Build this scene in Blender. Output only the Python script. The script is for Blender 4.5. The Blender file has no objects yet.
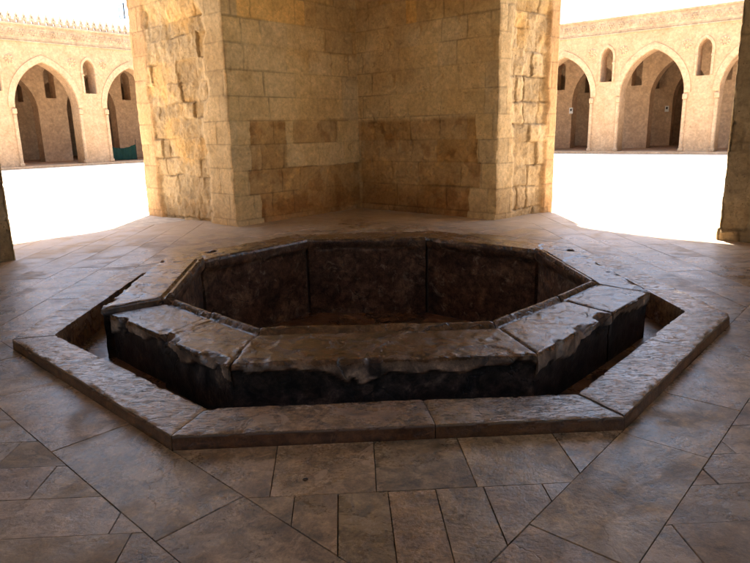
import bpy, bmesh, math, random
import numpy as np
from mathutils import Vector, Matrix
from mathutils.geometry import tessellate_polygon
S = bpy.context.scene
COL = S.collection
# ------------------------------------------------------------------ camera
cam = bpy.data.objects.new('camera', bpy.data.cameras.new('camera'))
COL.objects.link(cam); S.camera = cam
fw = Vector((0.04189837, 0.97094, -0.23562692)); rt = Vector((0.99859325, -0.04836565, -0.02173232)); up = Vector((0.03249702, 0.2343849, 0.97160057))
M = Matrix(((rt.x, up.x, -fw.x, -0.2303), (rt.y, up.y, -fw.y, -5.7894), (rt.z, up.z, -fw.z, 1.55), (0, 0, 0, 1)))
cam.matrix_world = M
cam.data.sensor_width = 36; cam.data.lens = 621.95/750*36
cam.data.clip_start = .05; cam.data.clip_end = 2000
# ------------------------------------------------------------------ light
SUN_EL, SUN_AZ = 70.0, 3.0       # azimuth east of +y
w = bpy.data.worlds.new('World'); S.world = w; w.use_nodes = True
nt = w.node_tree; nt.nodes.clear()
sky = nt.nodes.new('ShaderNodeTexSky'); sky.sky_type = 'NISHITA'; sky.sun_disc = False
sky.sun_elevation = math.radians(SUN_EL); sky.sun_rotation = math.radians(SUN_AZ)
sky.dust_density = 2.5; sky.air_density = 1.0
bg = nt.nodes.new('ShaderNodeBackground'); bg.inputs[1].default_value = .12
wo = nt.nodes.new('ShaderNodeOutputWorld')
nt.links.new(sky.outputs[0], bg.inputs[0]); nt.links.new(bg.outputs[0], wo.inputs[0])
sun = bpy.data.objects.new('sun', bpy.data.lights.new('sun', 'SUN')); COL.objects.link(sun)
sun.data.energy = 5.0; sun.data.angle = math.radians(.55); sun.data.color = (1, .92, .79)
az, el = math.radians(SUN_AZ), math.radians(SUN_EL)
sd = Vector((math.sin(az)*math.cos(el), math.cos(az)*math.cos(el), math.sin(el)))
sun.rotation_euler = sd.to_track_quat('Z', 'Y').to_euler(); sun.location = sd*60
S.view_settings.view_transform = 'Standard'; S.view_settings.look = 'None'
S.view_settings.gamma = 1; S.view_settings.use_curve_mapping = False
S.view_settings.exposure = 2.27
S.render.engine = 'CYCLES'
S.cycles.max_bounces = 7; S.cycles.diffuse_bounces = 6; S.cycles.glossy_bounces = 3
S.cycles.use_adaptive_sampling = True; S.cycles.adaptive_threshold = .03
S.cycles.use_denoising = True
# ------------------------------------------------------------------ numpy noise
def _h(ix, iy, iz, seed):
    n = (ix*374761393 + iy*668265263 + iz*2147483647 % 4294967291 + iz*1274126177 + seed*974634541) & 0xffffffff
    n = ((n ^ (n >> 13))*1274126177) & 0xffffffff
    n = (n ^ (n >> 16)) & 0xffffffff
    n = (n*2246822519) & 0xffffffff
    return ((n ^ (n >> 15)) & 0xffffff)/16777215.0
def noise(x, y, z, seed=0):
    x, y, z = np.broadcast_arrays(np.asarray(x, float), np.asarray(y, float), np.asarray(z, float))
    x0, y0, z0 = np.floor(x), np.floor(y), np.floor(z)
    fx, fy, fz = x-x0, y-y0, z-z0
    fx = fx*fx*(3-2*fx); fy = fy*fy*(3-2*fy); fz = fz*fz*(3-2*fz)
    a, b, c = (x0.astype(np.int64)+4096), (y0.astype(np.int64)+4096), (z0.astype(np.int64)+4096)
    r = 0
    for i in (0, 1):
        for j in (0, 1):
            for k in (0, 1):
                r = r+_h(a+i, b+j, c+k, seed)*(fx if i else 1-fx)*(fy if j else 1-fy)*(fz if k else 1-fz)
    return r*2-1
def fbm(x, y, z, f=1, o=4, seed=0):
    r = 0; a = 1; t = 0
    for i in range(o):
        r = r+a*noise(x*f, y*f, z*f, seed+i*7); t += a; a *= .5; f *= 2.03
    return r/t
def rnd(i, seed=0):
    i = np.asarray(i).astype(np.int64)
    return _h(i, i*3+7, i*5+1, seed)
def sstep(a, b, x):
    t = np.clip((x-a)/(b-a), 0, 1); return t*t*(3-2*t)
def mix(a, b, t):
    return a*(1-t)+b*t
# ------------------------------------------------------------------ helpers
def tag(o, label=None, cat=None, group=None, kind=None):
    if label: o['label'] = label
    if cat: o['category'] = cat
    if group: o['group'] = group
    if kind: o['kind'] = kind
    return o
def empty(name, loc=(0, 0, 0), rz=0, **k):
    o = bpy.data.objects.new(name, None); COL.objects.link(o)
    o.location = loc; o.rotation_euler = (0, 0, rz); o.empty_display_size = .3
    return tag(o, **k)
def link(name, me, m=None, parent=None, **k):
    o = bpy.data.objects.new(name, me); COL.objects.link(o)
    if m: me.materials.append(m)
    if parent: o.parent = parent
    return tag(o, **k)
def np_mesh(name, V, F, colors=None, smooth=True):
    me = bpy.data.meshes.new(name)
    V = np.asarray(V, np.float32); F = np.asarray(F, np.int32)
    me.vertices.add(len(V)); me.vertices.foreach_set('co', V.ravel())
    n = F.shape[1]
    me.loops.add(F.size); me.loops.foreach_set('vertex_index', F.ravel())
    me.polygons.add(len(F)); me.polygons.foreach_set('loop_start', np.arange(0, F.size, n, dtype=np.int32))
    me.polygons.foreach_set('loop_total', np.full(len(F), n, np.int32))
    me.update(calc_edges=True); me.validate()
    if colors is not None:
        at = me.color_attributes.new('Col', 'FLOAT_COLOR', 'POINT')
        C = np.ones((len(V), 4), np.float32); C[:, :colors.shape[1]] = colors
        at.data.foreach_set('color', C.ravel())
    if smooth: me.polygons.foreach_set('use_smooth', np.ones(len(F), bool))
    return me
def crisp(me, deg=32):
    me.polygons.foreach_set('use_smooth', np.ones(len(me.polygons), bool)); me.set_sharp_from_angle(angle=math.radians(deg))
def grid_faces(nu, nv, loop=False):
    i = np.arange(nu if loop else nu-1); j = np.arange(nv-1)
    I, J = np.meshgrid(i, j, indexing='ij'); I2 = (I+1) % nu
    return np.stack([I*nv+J, I2*nv+J, I2*nv+J+1, I*nv+J+1], -1).reshape(-1, 4)
def bm_obj(name, bm, m, parent=None, smooth=False, **k):
    me = bpy.data.meshes.new(name); bm.normal_update(); bm.to_mesh(me); bm.free()
    if smooth: me.shade_smooth()
    return link(name, me, m, parent, **k)
def box(bm, c, s, bev=0, rz=0):
    mt = Matrix.Translation(c) @ Matrix.Rotation(rz, 4, 'Z') @ Matrix.Diagonal((*s, 1))
    g = bmesh.ops.create_cube(bm, size=1, matrix=mt)
    if bev:
        es = list({e for v in g['verts'] for e in v.link_edges})
        bmesh.ops.bevel(bm, geom=es, offset=bev, segments=1, affect='EDGES')
def shape(name, loops, depth, m, parent=None, bevel=0, y0=0, **k):
    """closed 2D loops (x,z), inner loops are holes, extruded from y0 to y0+depth"""
    cu = bpy.data.curves.new(name, 'CURVE'); cu.dimensions = '2D'; cu.fill_mode = 'BOTH'
    for L in loops:
        sp = cu.splines.new('POLY'); sp.points.add(len(L)-1)
        for i, p in enumerate(L): sp.points[i].co = (p[0], p[1], 0, 1)
        sp.use_cyclic_u = True
    cu.extrude = depth/2-bevel; cu.bevel_depth = bevel; cu.bevel_resolution = 0
    if bevel: cu.offset = -bevel
    t = bpy.data.objects.new('tmp', cu); COL.objects.link(t)
    dg = bpy.context.evaluated_depsgraph_get(); dg.update()
    me = bpy.data.meshes.new_from_object(t.evaluated_get(dg))
    bpy.data.objects.remove(t); bpy.data.curves.remove(cu)
    me.name = name
    me.transform(Matrix.Translation((0, y0+depth/2, 0)) @ Matrix.Rotation(math.pi/2, 4, 'X'))
    me.materials.clear()
    return link(name, me, m, parent, **k)
def prism(name, poly, z0, z1, m, parent=None, **k):
    bm = bmesh.new()
    a = [bm.verts.new((p[0], p[1], z0)) for p in poly]; b = [bm.verts.new((p[0], p[1], z1)) for p in poly]
    n = len(poly)
    for i in range(n): bm.faces.new((a[i], a[(i+1) % n], b[(i+1) % n], b[i]))
    bm.faces.new(b); bm.faces.new(a[::-1])
    bmesh.ops.recalc_face_normals(bm, faces=bm.faces)
    return bm_obj(name, bm, m, parent, **k)
def arch_pts(cx, hw, spring, rise, n=14, shoe=.0):
    """pointed arch from left spring over apex to right spring"""
    # two-centred, centre offset c from axis so that radius R=hw+c and rise^2=R^2-c^2
    c = (rise*rise-hw*hw)/(2*hw); R = hw+c
    c = max(c, 0.0)
    out = []
    a1 = math.asin(min(1, rise/R))
    for i in range(n+1):
        a = a1*i/n; out.append((cx-(R*math.cos(a)-c), spring+R*math.sin(a)))
    for i in range(n-1, -1, -1):
        a = a1*i/n; out.append((cx+(R*math.cos(a)-c), spring+R*math.sin(a)))
    return out
# ------------------------------------------------------------------ materials
def mat(name, rough=.85, spec=.3):
    m = bpy.data.materials.new(name); m.use_nodes = True
    b = m.node_tree.nodes['Principled BSDF']; b.inputs['Roughness'].default_value = rough
    b.inputs['Specular IOR Level'].default_value = spec
    return m, m.node_tree, b
class N:
    def __init__(s, nt): s.nt = nt
    def new(s, t, **k):
        n = s.nt.nodes.new(t)
        for a, v in k.items(): setattr(n, a, v)
        return n
    def link(s, a, b): s.nt.links.new(a, b)
    def noise(s, vec, scale, det=6, rough=.55, dist=0):
        n = s.new('ShaderNodeTexNoise'); n.inputs['Scale'].default_value = scale; n.inputs['Detail'].default_value = det
        n.inputs['Roughness'].default_value = rough; n.inputs['Distortion'].default_value = dist
        s.link(vec, n.inputs['Vector']); return n.outputs['Fac']
    def ramp(s, f, pts):
        r = s.new('ShaderNodeValToRGB'); e = r.color_ramp.elements
        while len(e) < len(pts): e.new(.5)
        for i, (p, c) in enumerate(pts):
            e[i].position = p; e[i].color = (*c, 1) if isinstance(c, tuple) else (c, c, c, 1)
        s.link(f, r.inputs[0]); return r.outputs[0]
    def mixc(s, f, a, b, mode='MIX'):
        n = s.new('ShaderNodeMix', data_type='RGBA', blend_type=mode)
        for sock, v in ((n.inputs[0], f), (n.inputs[6], a), (n.inputs[7], b)):
            if isinstance(v, (int, float)): sock.default_value = v
            elif isinstance(v, tuple): sock.default_value = (*v, 1)
            else: s.link(v, sock)
        return n.outputs[2]
    def math(s, op, a, b=0, c=None):
        n = s.new('ShaderNodeMath', operation=op)
        for i, v in enumerate((a, b) if c is None else (a, b, c)):
            if isinstance(v, (int, float)): n.inputs[i].default_value = v
            else: s.link(v, n.inputs[i])
        return n.outputs[0]
    def bump(s, h, dist, strength=1, nrm=None):
        n = s.new('ShaderNodeBump'); n.inputs['Distance'].default_value = dist; n.inputs['Strength'].default_value = strength
        s.link(h, n.inputs['Height'])
        if nrm: s.link(nrm, n.inputs['Normal'])
        return n.outputs[0]
    def voronoi(s, vec, scale, feature='F1'):
        n = s.new('ShaderNodeTexVoronoi', feature=feature); n.inputs['Scale'].default_value = scale
        s.link(vec, n.inputs['Vector']); return n
def stone_mat(name, base, dark, light, rough=.9, fine=18, bump=.012, attr=True, spec=.25, pits=True):
    m, nt, b = mat(name, rough, spec); g = N(nt)
    v = g.new('ShaderNodeTexCoord').outputs['Object']
    n1 = g.noise(v, 1.3, 6, .62, .4); n2 = g.noise(v, fine, 8, .7); n3 = g.noise(v, 5, 6, .6, .8)
    c = g.ramp(n1, [(.3, dark), (.5, base), (.72, light)])
    c = g.mixc(.55, c, g.ramp(n2, [(.3, .55), (.7, 1.35)]), 'MULTIPLY')
    c = g.mixc(.35, c, g.ramp(n3, [(.35, .6), (.65, 1.3)]), 'MULTIPLY')
    if attr:
        a = g.new('ShaderNodeAttribute'); a.attribute_name = 'Col'
        c = g.mixc(1.0, c, a.outputs['Color'], 'MULTIPLY')
    if pits:
        vo = g.voronoi(v, 26); p = g.math('MULTIPLY', g.ramp(vo.outputs['Distance'], [(.08, 1.0), (.2, 0.0)]), g.ramp(n3, [(.5, 0.0), (.6, 1.0)]))
        c = g.mixc(p, c, g.mixc(1.0, c, (.35, .3, .25), 'MULTIPLY'))
        h = g.math('SUBTRACT', g.math('ADD', n2, g.math('MULTIPLY', n3, 1.2)), g.math('MULTIPLY', p, .8))
    else: h = g.math('ADD', n2, n3)
    nt.links.new(c, b.inputs['Base Color'])
    nt.links.new(g.bump(h, bump, .9), b.inputs['Normal'])
    return m
M_WALL = stone_mat('limestone_masonry', (.66, .485, .255), (.56, .39, .19), (.74, .57, .325), bump=.018)
M_UP = stone_mat('upper_limestone', (.45, .35, .21), (.35, .26, .15), (.53, .42, .27), attr=False)
M_FAC = stone_mat('facade_plaster', (.53, .34, .19), (.47, .29, .155), (.59, .39, .23), fine=9, bump=.01, attr=False, pits=False)
M_FACL = stone_mat('pale_facade_plaster', (.56, .37, .215), (.50, .32, .175), (.61, .415, .25), fine=9, bump=.008, attr=False, pits=False)
M_FRZ = stone_mat('carved_frieze_stone', (.50, .345, .21), (.40, .27, .16), (.58, .42, .27), fine=7, bump=.03, attr=False, pits=False)
M_INN = stone_mat('arcade_inner_plaster', (.55, .36, .21), (.48, .31, .175), (.61, .41, .25), fine=6, bump=.01, attr=False, pits=False)
M_CREN = stone_mat('crenellation_stone', (.50, .38, .26), (.42, .31, .2), (.58, .46, .33), fine=6, bump=.01, attr=False, pits=False)
M_GND = stone_mat('courtyard_sand_paving', (.60, .53, .44), (.54, .47, .38), (.66, .60, .50), fine=3, bump=.01, attr=False, pits=False)
def simple(name, col, rough=.6, spec=.3, metal=0):
    m, nt, b = mat(name, rough, spec); g = N(nt); v = g.new('ShaderNodeTexCoord').outputs['Object']
    n = g.noise(v, 14, 4)
    nt.links.new(g.mixc(.5, col, g.ramp(n, [(.3, .6), (.7, 1.3)]), 'MULTIPLY'), b.inputs['Base Color'])
    b.inputs['Metallic'].default_value = metal
    return m
M_GREEN = simple('green_canvas', (.006, .035, .022), .8)
M_WHITE = simple('white_enamel', (.8, .8, .76), .5)
M_METAL = simple('dark_metal', (.06, .055, .05), .5, .4, .6)
M_GAP = simple('dark_joint_dirt', (.055, .038, .027), .95)
M_DOOR = simple('dark_wood', (.06, .035, .022), .7)
# pavement: worn limestone, polished in places
def floor_mat(name, tint=(1, 1, 1), tooled=False, gloss=0.0, paled=False):
    m, nt, b = mat(name, .5, .5); g = N(nt); b.inputs['IOR'].default_value = 1.62 if not tooled else 1.85
    v = g.new('ShaderNodeTexCoord').outputs['Object']
    a = g.new('ShaderNodeAttribute'); a.attribute_name = 'Col'
    v0 = v
    off = g.new('ShaderNodeVectorMath', operation='SCALE'); off.inputs[0].default_value = (37, 23, 11); g.link(a.outputs['Alpha'], off.inputs['Scale'])
    va = g.new('ShaderNodeVectorMath', operation='ADD'); g.link(v0, va.inputs[0]); g.link(off.outputs[0], va.inputs[1]); v = va.outputs[0]
    n1 = g.noise(v0, 1.1, 6, .65, .6); n2 = g.noise(v, 9, 6, .72, .5); n3 = g.noise(v, 55, 6, .75); n4 = g.noise(v, 3.2, 6, .68, 1.2)
    n5 = g.noise(v, 1.7, 6, .6, .9)
    c = g.ramp(n1, [(.3, (.185*tint[0], .115*tint[1], .060*tint[2])), (.5, (.27*tint[0], .178*tint[1], .098*tint[2])), (.7, (.34*tint[0], .235*tint[1], .135*tint[2]))])
    c = g.mixc(1.0, c, g.ramp(n2, [(.34, .42), (.5, 1.0), (.64, 1.6)]), 'MULTIPLY')
    sc2 = g.noise(v, 23, 5, .8, 1.5); c = g.mixc(g.ramp(sc2, [(.60, 0.0), (.66, .45)]), c, (.42, .33, .25))
    c = g.mixc(g.ramp(sc2, [(.33, .55), (.39, 0.0)]), c, (.07, .042, .028))
    vo = g.new('ShaderNodeTexVoronoi', feature='DISTANCE_TO_EDGE'); vo.inputs['Scale'].default_value = 1.3
    wv = g.new('ShaderNodeVectorMath', operation='ADD'); nz_ = g.new('ShaderNodeTexNoise'); nz_.inputs['Scale'].default_value = 3; nz_.inputs['Detail'].default_value = 5; g.link(v, nz_.inputs['Vector']); sc_ = g.new('ShaderNodeVectorMath', operation='SCALE'); sc_.inputs['Scale'].default_value = .45; g.link(nz_.outputs['Color'], sc_.inputs[0]); g.link(v, wv.inputs[0]); g.link(sc_.outputs[0], wv.inputs[1]); g.link(wv.outputs[0], vo.inputs['Vector'])
    crk = g.math('MULTIPLY', g.ramp(vo.outputs['Distance'], [(.0, 1.0), (.007, 0.0)]), g.ramp(n1, [(.52, 0.0), (.56, 1.0)]))
    crk = g.math('MULTIPLY', crk, .25)
    c = g.mixc(crk, c, (.05, .035, .025))
    c = g.mixc(.8, c, g.ramp(n3, [(.35, .5), (.7, 1.5)]), 'MULTIPLY')
    c = g.mixc(g.ramp(n4, [(.595, 0.0), (.61, .7)]), c, (.42, .29, .18))
    c = g.mixc(g.ramp(n4, [(.30, .7), (.40, 0.0)]), c, (.085, .055, .042))
    c = g.mixc(1.0, c, a.outputs['Color'], 'MULTIPLY')
    paling = None
    if paled:      # sandy tone painted paler towards the courtyard so sunlit slabs burn out
        sp = g.new('ShaderNodeSeparateXYZ'); g.link(v0, sp.inputs[0])
        dd = g.math('MULTIPLY', g.math('ADD', g.math('ABSOLUTE', sp.outputs[0]), g.math('ABSOLUTE', sp.outputs[1])), .7071)
        dd = g.math('ADD', dd, g.math('MULTIPLY', g.math('SUBTRACT', n1, .5), 2.2))
        paling = g.ramp(g.math('MULTIPLY', dd, .125), [(.38, 0.0), (.66, 1.0)])
        c = g.mixc(g.math('MULTIPLY', paling, .9), c, (.53, .41, .29))
    nt.links.new(c, b.inputs['Base Color'])
    r = g.ramp(n5, [(.34, .17-gloss), (.50, .30-gloss), (.62, .55-gloss*2)])
    r = g.math('ADD', r, g.math('MULTIPLY', g.math('SUBTRACT', n3, .5), .3))
    if tooled: nt.links.new(g.math('MULTIPLY', a.outputs['Alpha'], .5), b.inputs['Specular IOR Level']); r = g.math('ADD', r, g.math('MULTIPLY', g.math('SUBTRACT', 1.0, a.outputs['Alpha']), .5))
    if paling is not None: r = g.math('ADD', r, g.math('MULTIPLY', paling, .25))
    nt.links.new(r, b.inputs['Roughness'])
    h = g.math('SUBTRACT', g.math('ADD', g.math('MULTIPLY', n2, 1.0), g.math('MULTIPLY', n3, .55)), crk)
    if tooled:
        mp = g.new('ShaderNodeMapping'); mp.inputs['Scale'].default_value = (1, 6, 1); mp.inputs['Rotation'].default_value = (0, 0, math.radians(-38))
        g.link(v, mp.inputs['Vector']); t = g.noise(mp.outputs[0], 19, 4, .6, .8)
        h = g.math('ADD', h, g.math('MULTIPLY', g.ramp(t, [(.36, 0.0), (.46, 1.0)]), g.math('MULTIPLY', a.outputs['Alpha'], 1.3)))
    nb = g.bump(n1, .03, .6)
    nt.links.new(g.bump(h, (.0045 if not tooled else .0045), .9, nb), b.inputs['Normal'])
    return m
M_FLOOR = floor_mat('worn_pavement_stone', paled=True)
M_KERB = floor_mat('tooled_kerb_stone', (.95, .88, .84), True, .11)
M_CHAN = floor_mat('damp_channel_stone', (.55, .50, .48))
def basin_mat():
    m, nt, b = mat('stained_basin_plaster', .5, .5); g = N(nt); b.inputs['IOR'].default_value = 1.6
    v = g.new('ShaderNodeTexCoord').outputs['Object']
    a = g.new('ShaderNodeAttribute'); a.attribute_name = 'Col'
    sep = g.new('ShaderNodeSeparateColor'); g.link(a.outputs['Color'], sep.inputs[0])
    n1 = g.noise(v, 2.2, 6, .65, .6); n2 = g.noise(v, 12, 6, .72, .5); n3 = g.noise(v, 60, 6, .75); n4 = g.noise(v, 4.5, 6, .68, 1.4)
    nz_ = g.new('ShaderNodeTexNoise'); nz_.inputs['Scale'].default_value = 3.5; nz_.inputs['Detail'].default_value = 5; g.link(v, nz_.inputs['Vector'])
    sc_ = g.new('ShaderNodeVectorMath', operation='SCALE'); sc_.inputs['Scale'].default_value = .5; g.link(nz_.outputs['Color'], sc_.inputs[0])
    wv = g.new('ShaderNodeVectorMath', operation='ADD'); g.link(v, wv.inputs[0]); g.link(sc_.outputs[0], wv.inputs[1])
    vo = g.new('ShaderNodeTexVoronoi', feature='DISTANCE_TO_EDGE'); vo.inputs['Scale'].default_value = 1.9; g.link(wv.outputs[0], vo.inputs['Vector'])
    crk = g.math('MULTIPLY', g.ramp(vo.outputs['Distance'], [(.0, 1.0), (.012, 0.0)]), g.ramp(n1, [(.46, 0.0), (.5, 1.0)]))
    top = g.ramp(n1, [(.3, (.055, .024, .011)), (.5, (.105, .050, .022)), (.7, (.18, .098, .047))])
    top = g.mixc(g.ramp(n4, [(.38, .8), (.46, 0.0)]), top, (.035, .022, .017))
    light = g.ramp(n4, [(.36, (.045, .028, .019)), (.48, (.12, .076, .048)), (.66, (.25, .17, .11))])
    dark = g.ramp(n4, [(.35, (.009, .007, .006)), (.55, (.028, .019, .015)), (.68, (.075, .05, .036))])
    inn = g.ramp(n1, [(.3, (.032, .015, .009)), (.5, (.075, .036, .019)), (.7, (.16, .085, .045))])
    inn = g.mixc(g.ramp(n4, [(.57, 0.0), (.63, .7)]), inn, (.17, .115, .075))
    c = g.mixc(sep.outputs[0], top, light)
    c = g.mixc(sep.outputs[1], c, dark)
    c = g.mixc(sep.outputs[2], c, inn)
    c = g.mixc(.9, c, g.ramp(n2, [(.34, .35), (.5, 1.0), (.64, 1.7)]), 'MULTIPLY')
    c = g.mixc(.8, c, g.ramp(n3, [(.35, .5), (.7, 1.5)]), 'MULTIPLY')
    c = g.mixc(g.math('MULTIPLY', crk, .85), c, (.012, .008, .006))
    nt.links.new(c, b.inputs['Base Color'])
    r = g.ramp(n4, [(.36, .10), (.56, .22), (.68, .5)])
    r = g.math('ADD', r, g.math('MULTIPLY', sep.outputs[0], .3))
    r = g.math('ADD', r, g.math('MULTIPLY', sep.outputs[1], .35))
    r = g.math('ADD', r, g.math('MULTIPLY', sep.outputs[2], .5))
    r = g.math('ADD', r, g.math('MULTIPLY', g.math('SUBTRACT', n3, .5), .3))
    nt.links.new(r, b.inputs['Roughness'])
    sl = g.math('SUBTRACT', .5, g.math('MULTIPLY', g.math('MAXIMUM', sep.outputs[1], sep.outputs[2]), .42)); nt.links.new(sl, b.inputs['Specular IOR Level'])
    nb = g.bump(n1, .03, .6)
    h = g.math('SUBTRACT', g.math('ADD', n2, g.math('MULTIPLY', n3, .35)), crk)
    nt.links.new(g.bump(h, .006, .9, nb), b.inputs['Normal'])
    return m
M_BAS = basin_mat()
# ------------------------------------------------------------------ pavilion piers
ZT = 4.6
def blocks(u, z, seed, rows, wmin, wmax, L):
    """course masonry: returns block id, distance to nearest joint (m)"""
    R = random.Random(seed)
    zz = [-.3]
    while zz[-1] < ZT+.6: zz.append(zz[-1]+R.uniform(*rows))
    zz = np.array(zz); zw = z+.006*noise(u*2, z*0, 0, seed+3)
    ri = np.clip(np.searchsorted(zz, zw)-1, 0, len(zz)-2)
    dz = np.minimum(zw-zz[ri], zz[ri+1]-zw)
    bid = np.zeros(u.shape, np.int64); du = np.full(u.shape, 9.)
    for r in range(len(zz)-1):
        us = [-R.uniform(.0, wmax)]
        while us[-1] < L+wmax: us.append(us[-1]+R.uniform(wmin, wmax))
        us = np.array(us); k = ri == r
        uw = u[k]+.008*noise(z[k]*6, 0, r, seed+5)
        ui = np.clip(np.searchsorted(us, uw)-1, 0, len(us)-2)
        du[k] = np.minimum(uw-us[ui], us[ui+1]-uw); bid[k] = r*100+ui
    return bid, ri, np.minimum(dz, du)
def cells(u, z, size, seed):
    """jittered cellular pattern: id, edge distance"""
    a, b = np.floor(u/size), np.floor(z/size)
    f1 = np.full(u.shape, 9e9); f2 = f1.copy(); bid = np.zeros(u.shape, np.int64)
    for i in (-1, 0, 1):
        for j in (-1, 0, 1):
            ia, jb = (a+i).astype(np.int64)+500, (b+j).astype(np.int64)+500
            px = (a+i+.15+.7*_h(ia, jb, ia*0, seed))*size; pz = (b+j+.15+.7*_h(ia, jb, ia*0+1, seed))*size
            d = np.maximum(abs(u-px), abs(z-pz)*1.15)*.7+.3*np.hypot(u-px, z-pz)
            n = d < f1
            f2 = np.where(n, f1, np.minimum(f2, d)); bid = np.where(n, ia*1000+jb, bid); f1 = np.minimum(f1, d)
    return bid, (f2-f1)
def face_masonry(u, z, L, seed, kind):
    """displacement (outwards +) and tint for one face; u in m along face"""
    one = np.ones(u.shape)
    X = u+seed*13.7
    if kind == 'plain':
        bid, ri, d = blocks(u, z, seed, (.38, .46), .5, 1.1, L)
        j = 1-sstep(.004, .016, d)
        disp = -.010*j+.004*(rnd(bid, 3)-.5)+.012*fbm(X, z, 0, 1.5, 4, seed)
        t = .86+.28*rnd(bid, 5); C = np.stack([t, t, t], -1)*(1-.35*j)[..., None]
        return disp, C
    if kind in ('innerL', 'innerR'):
        bid, ri, d = blocks(u, z, seed, (.385, .435), .38, .95, L)
        ue = u if kind == 'innerL' else L-u          # distance from the outer arris
        r1, r2, r3 = rnd(bid, 5), rnd(bid, 6), rnd(bid, 9)
        zc = -.3+(ri+.5)*.41                          # nominal height of the course
        quoin = sstep(.43, .41, ue+.36*(rnd(ri, 77)-.5)+.02*noise(X*3, z*6, 0, 4))
        jw = .006+.010*np.clip(noise(X*1.2, z*1.2, 2, seed+1), 0, 1)
        j = (1-sstep(jw*.4, jw*1.4+.004, d))*np.clip(.72+1.0*noise(X*1.7, z*1.7, 6, seed+2), .25, 1)
        weather = sstep(1.80, 1.70, z+.05*fbm(X, z, 0, 1.5, 3, seed+2))*(1-quoin*(rnd(ri, 78) > .15))
        palez = (kind == 'innerL')*(zc > .8)*(zc < 1.55)*(ue > 1.2)*(rnd(bid, 91) > .35)
        keep = np.clip((r1 < .10)*(z > .6)+palez, 0, 1)
        rough = weather*(1-keep)
        disp = -.013*j*(.4+.6*np.clip(.5+noise(X*2, z*2, 0, seed+8), 0, 1))+.010*(r2-.5)+.005*fbm(X, z, 3, 5, 4, seed)
        disp -= rough*(.012+.030*(.5+.9*fbm(X, z, 0, 6, 5, seed+4))+.012*np.abs(fbm(X, z, 3, 18, 3, seed+14)))
        disp -= .03*sstep(.30, .5, fbm(X, z, 4, 3.2, 5, seed+11))+.022*sstep(.42, .6, fbm(X, z, 4, 9, 3, seed+12))
        # chiselled droving marks
        disp += .0022*np.sin((X*.8+z)*2*math.pi/.055+3*fbm(X, z, 0, 3, 3, seed))*(r3 > .35)*(1-rough)
        edge = np.clip(1-d/.05, 0, 1); disp -= .016*edge*sstep(.1, .5, noise(X*4, z*4, 1, seed+6))
        val = 1.03+.09*(r2-.5)
        C = np.stack([val*(1+.05*(r3-.5)), val, val*(.97-.14*(r3-.5))], -1)
        br = np.array([.68, .57, .44]); C = mix(C, C*br, (rough*(.62+.38*r3))[..., None])
        C = mix(C, C*np.array([.70, .59, .50]), (rough*sstep(.0, .3, fbm(X, z, 7, 3.5, 5, seed+44))*.75)[..., None])
        C = mix(C, C*np.array([1.35, 1.3, 1.2]), (rough*sstep(.15, .4, fbm(X, z, 9, 5, 5, seed+45))*.6)[..., None])
        if kind == 'innerL': orange = (zc > 3.2)*(zc < 3.62)*(ue > .3)*(ue < 1.75)
        else: orange = (zc > 3.2)*(zc < 3.9)*(ue > 1.7)*(r1 > .4)
        C = mix(C, C*np.array([1.10, .90, .56]), (orange*(.6+.4*r2))[..., None])
        upz = sstep(3.05, 3.7, z+.15*fbm(X, z, 1, 1.3, 3, seed+22))*(1-orange)
        if kind == 'innerL': upz = np.maximum(upz, sstep(2.9, 3.0, z)*(ue > 2.2))
        C = mix(C, C*np.array([.74, .64, .50]), (upz*(.55+.45*r3))[..., None])
        st = sstep(.1, .45, fbm(X, z, 7, 1.0, 6, seed+20)); C = mix(C, C*np.array([.84, .74, .60]), (st*.6)[..., None])
        if kind == 'innerR': C = C*np.array([.93, .90, .86])
        foot_dark = sstep(.75, .1, z+.35*fbm(X, z, 1, 1.5, 5, seed+21)); C = mix(C, C*np.array([.72, .56, .44]), (foot_dark*.8*(1-.6*quoin))[..., None])  # darker and redder towards the foot of the wall
        C *= (1-.40*j)[..., None]
        return disp, C
    # eroded jamb: weathered courses that have lost their faces, smoother strips at the edges
    wu = u+.09*fbm(X, z, 0, 1.8, 4, seed+40); wz = z+.07*fbm(X, z, 5, 1.9, 4, seed+41)
    bid, ri, d = blocks(wu, wz, seed, (.24, .44), .22, .60, L)
    bid2, ri2, d2 = blocks(u, z, seed+1, (.38, .46), .35, .8, L)
    r1, r2, r3 = rnd(bid, 5), rnd(bid, 6), rnd(bid2, 9)
    op = np.clip(.35+1.2*noise(X*2.2, z*2.2, 0, seed+50), 0, 1)
    j = (1-sstep(.003, .022, d))*op
    if kind == 'jambL':
        strip = sstep(.62, .50, u+.07*fbm(z*0, z, 0, 2.5, 3, seed)); smooth2 = sstep(L-.85, L-.62, u+.28*fbm(X*0, z, 0, 1.3, 4, seed+9))
    else:
        strip = sstep(L-.30, L-.22, u+.05*fbm(z*0, z, 0, 3, 3, seed)); smooth2 = sstep(.45, .28, u+.22*fbm(X*0, z, 0, 1.4, 4, seed+9))
    dull = .62 if kind == 'worn' else 1.0
    if kind == 'worn': strip = strip*0; smooth2 = smooth2*0+.45
    er = np.clip(1-strip-smooth2, 0, 1)
    high = sstep(3.9, 3.5, z+.3*fbm(X, z, 0, 2, 3, seed+7)); er = er*(.4+.6*high)
    deep = fbm(X, z, 0, 1.5, 5, seed+60)
    ridg = 1-2*np.abs(fbm(X*1.2, z*.8, 2, 3.5, 5, seed+61))
    rub = -.045-.05*r1-.035*j+.055*deep+.022*ridg*(.4+r2)-.020*np.abs(fbm(X, z, 0, 14, 4, seed+2))+.02*fbm(X, z, 9, 7, 4, seed+62)
    j2 = 1-sstep(.004, .014, d2)
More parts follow.
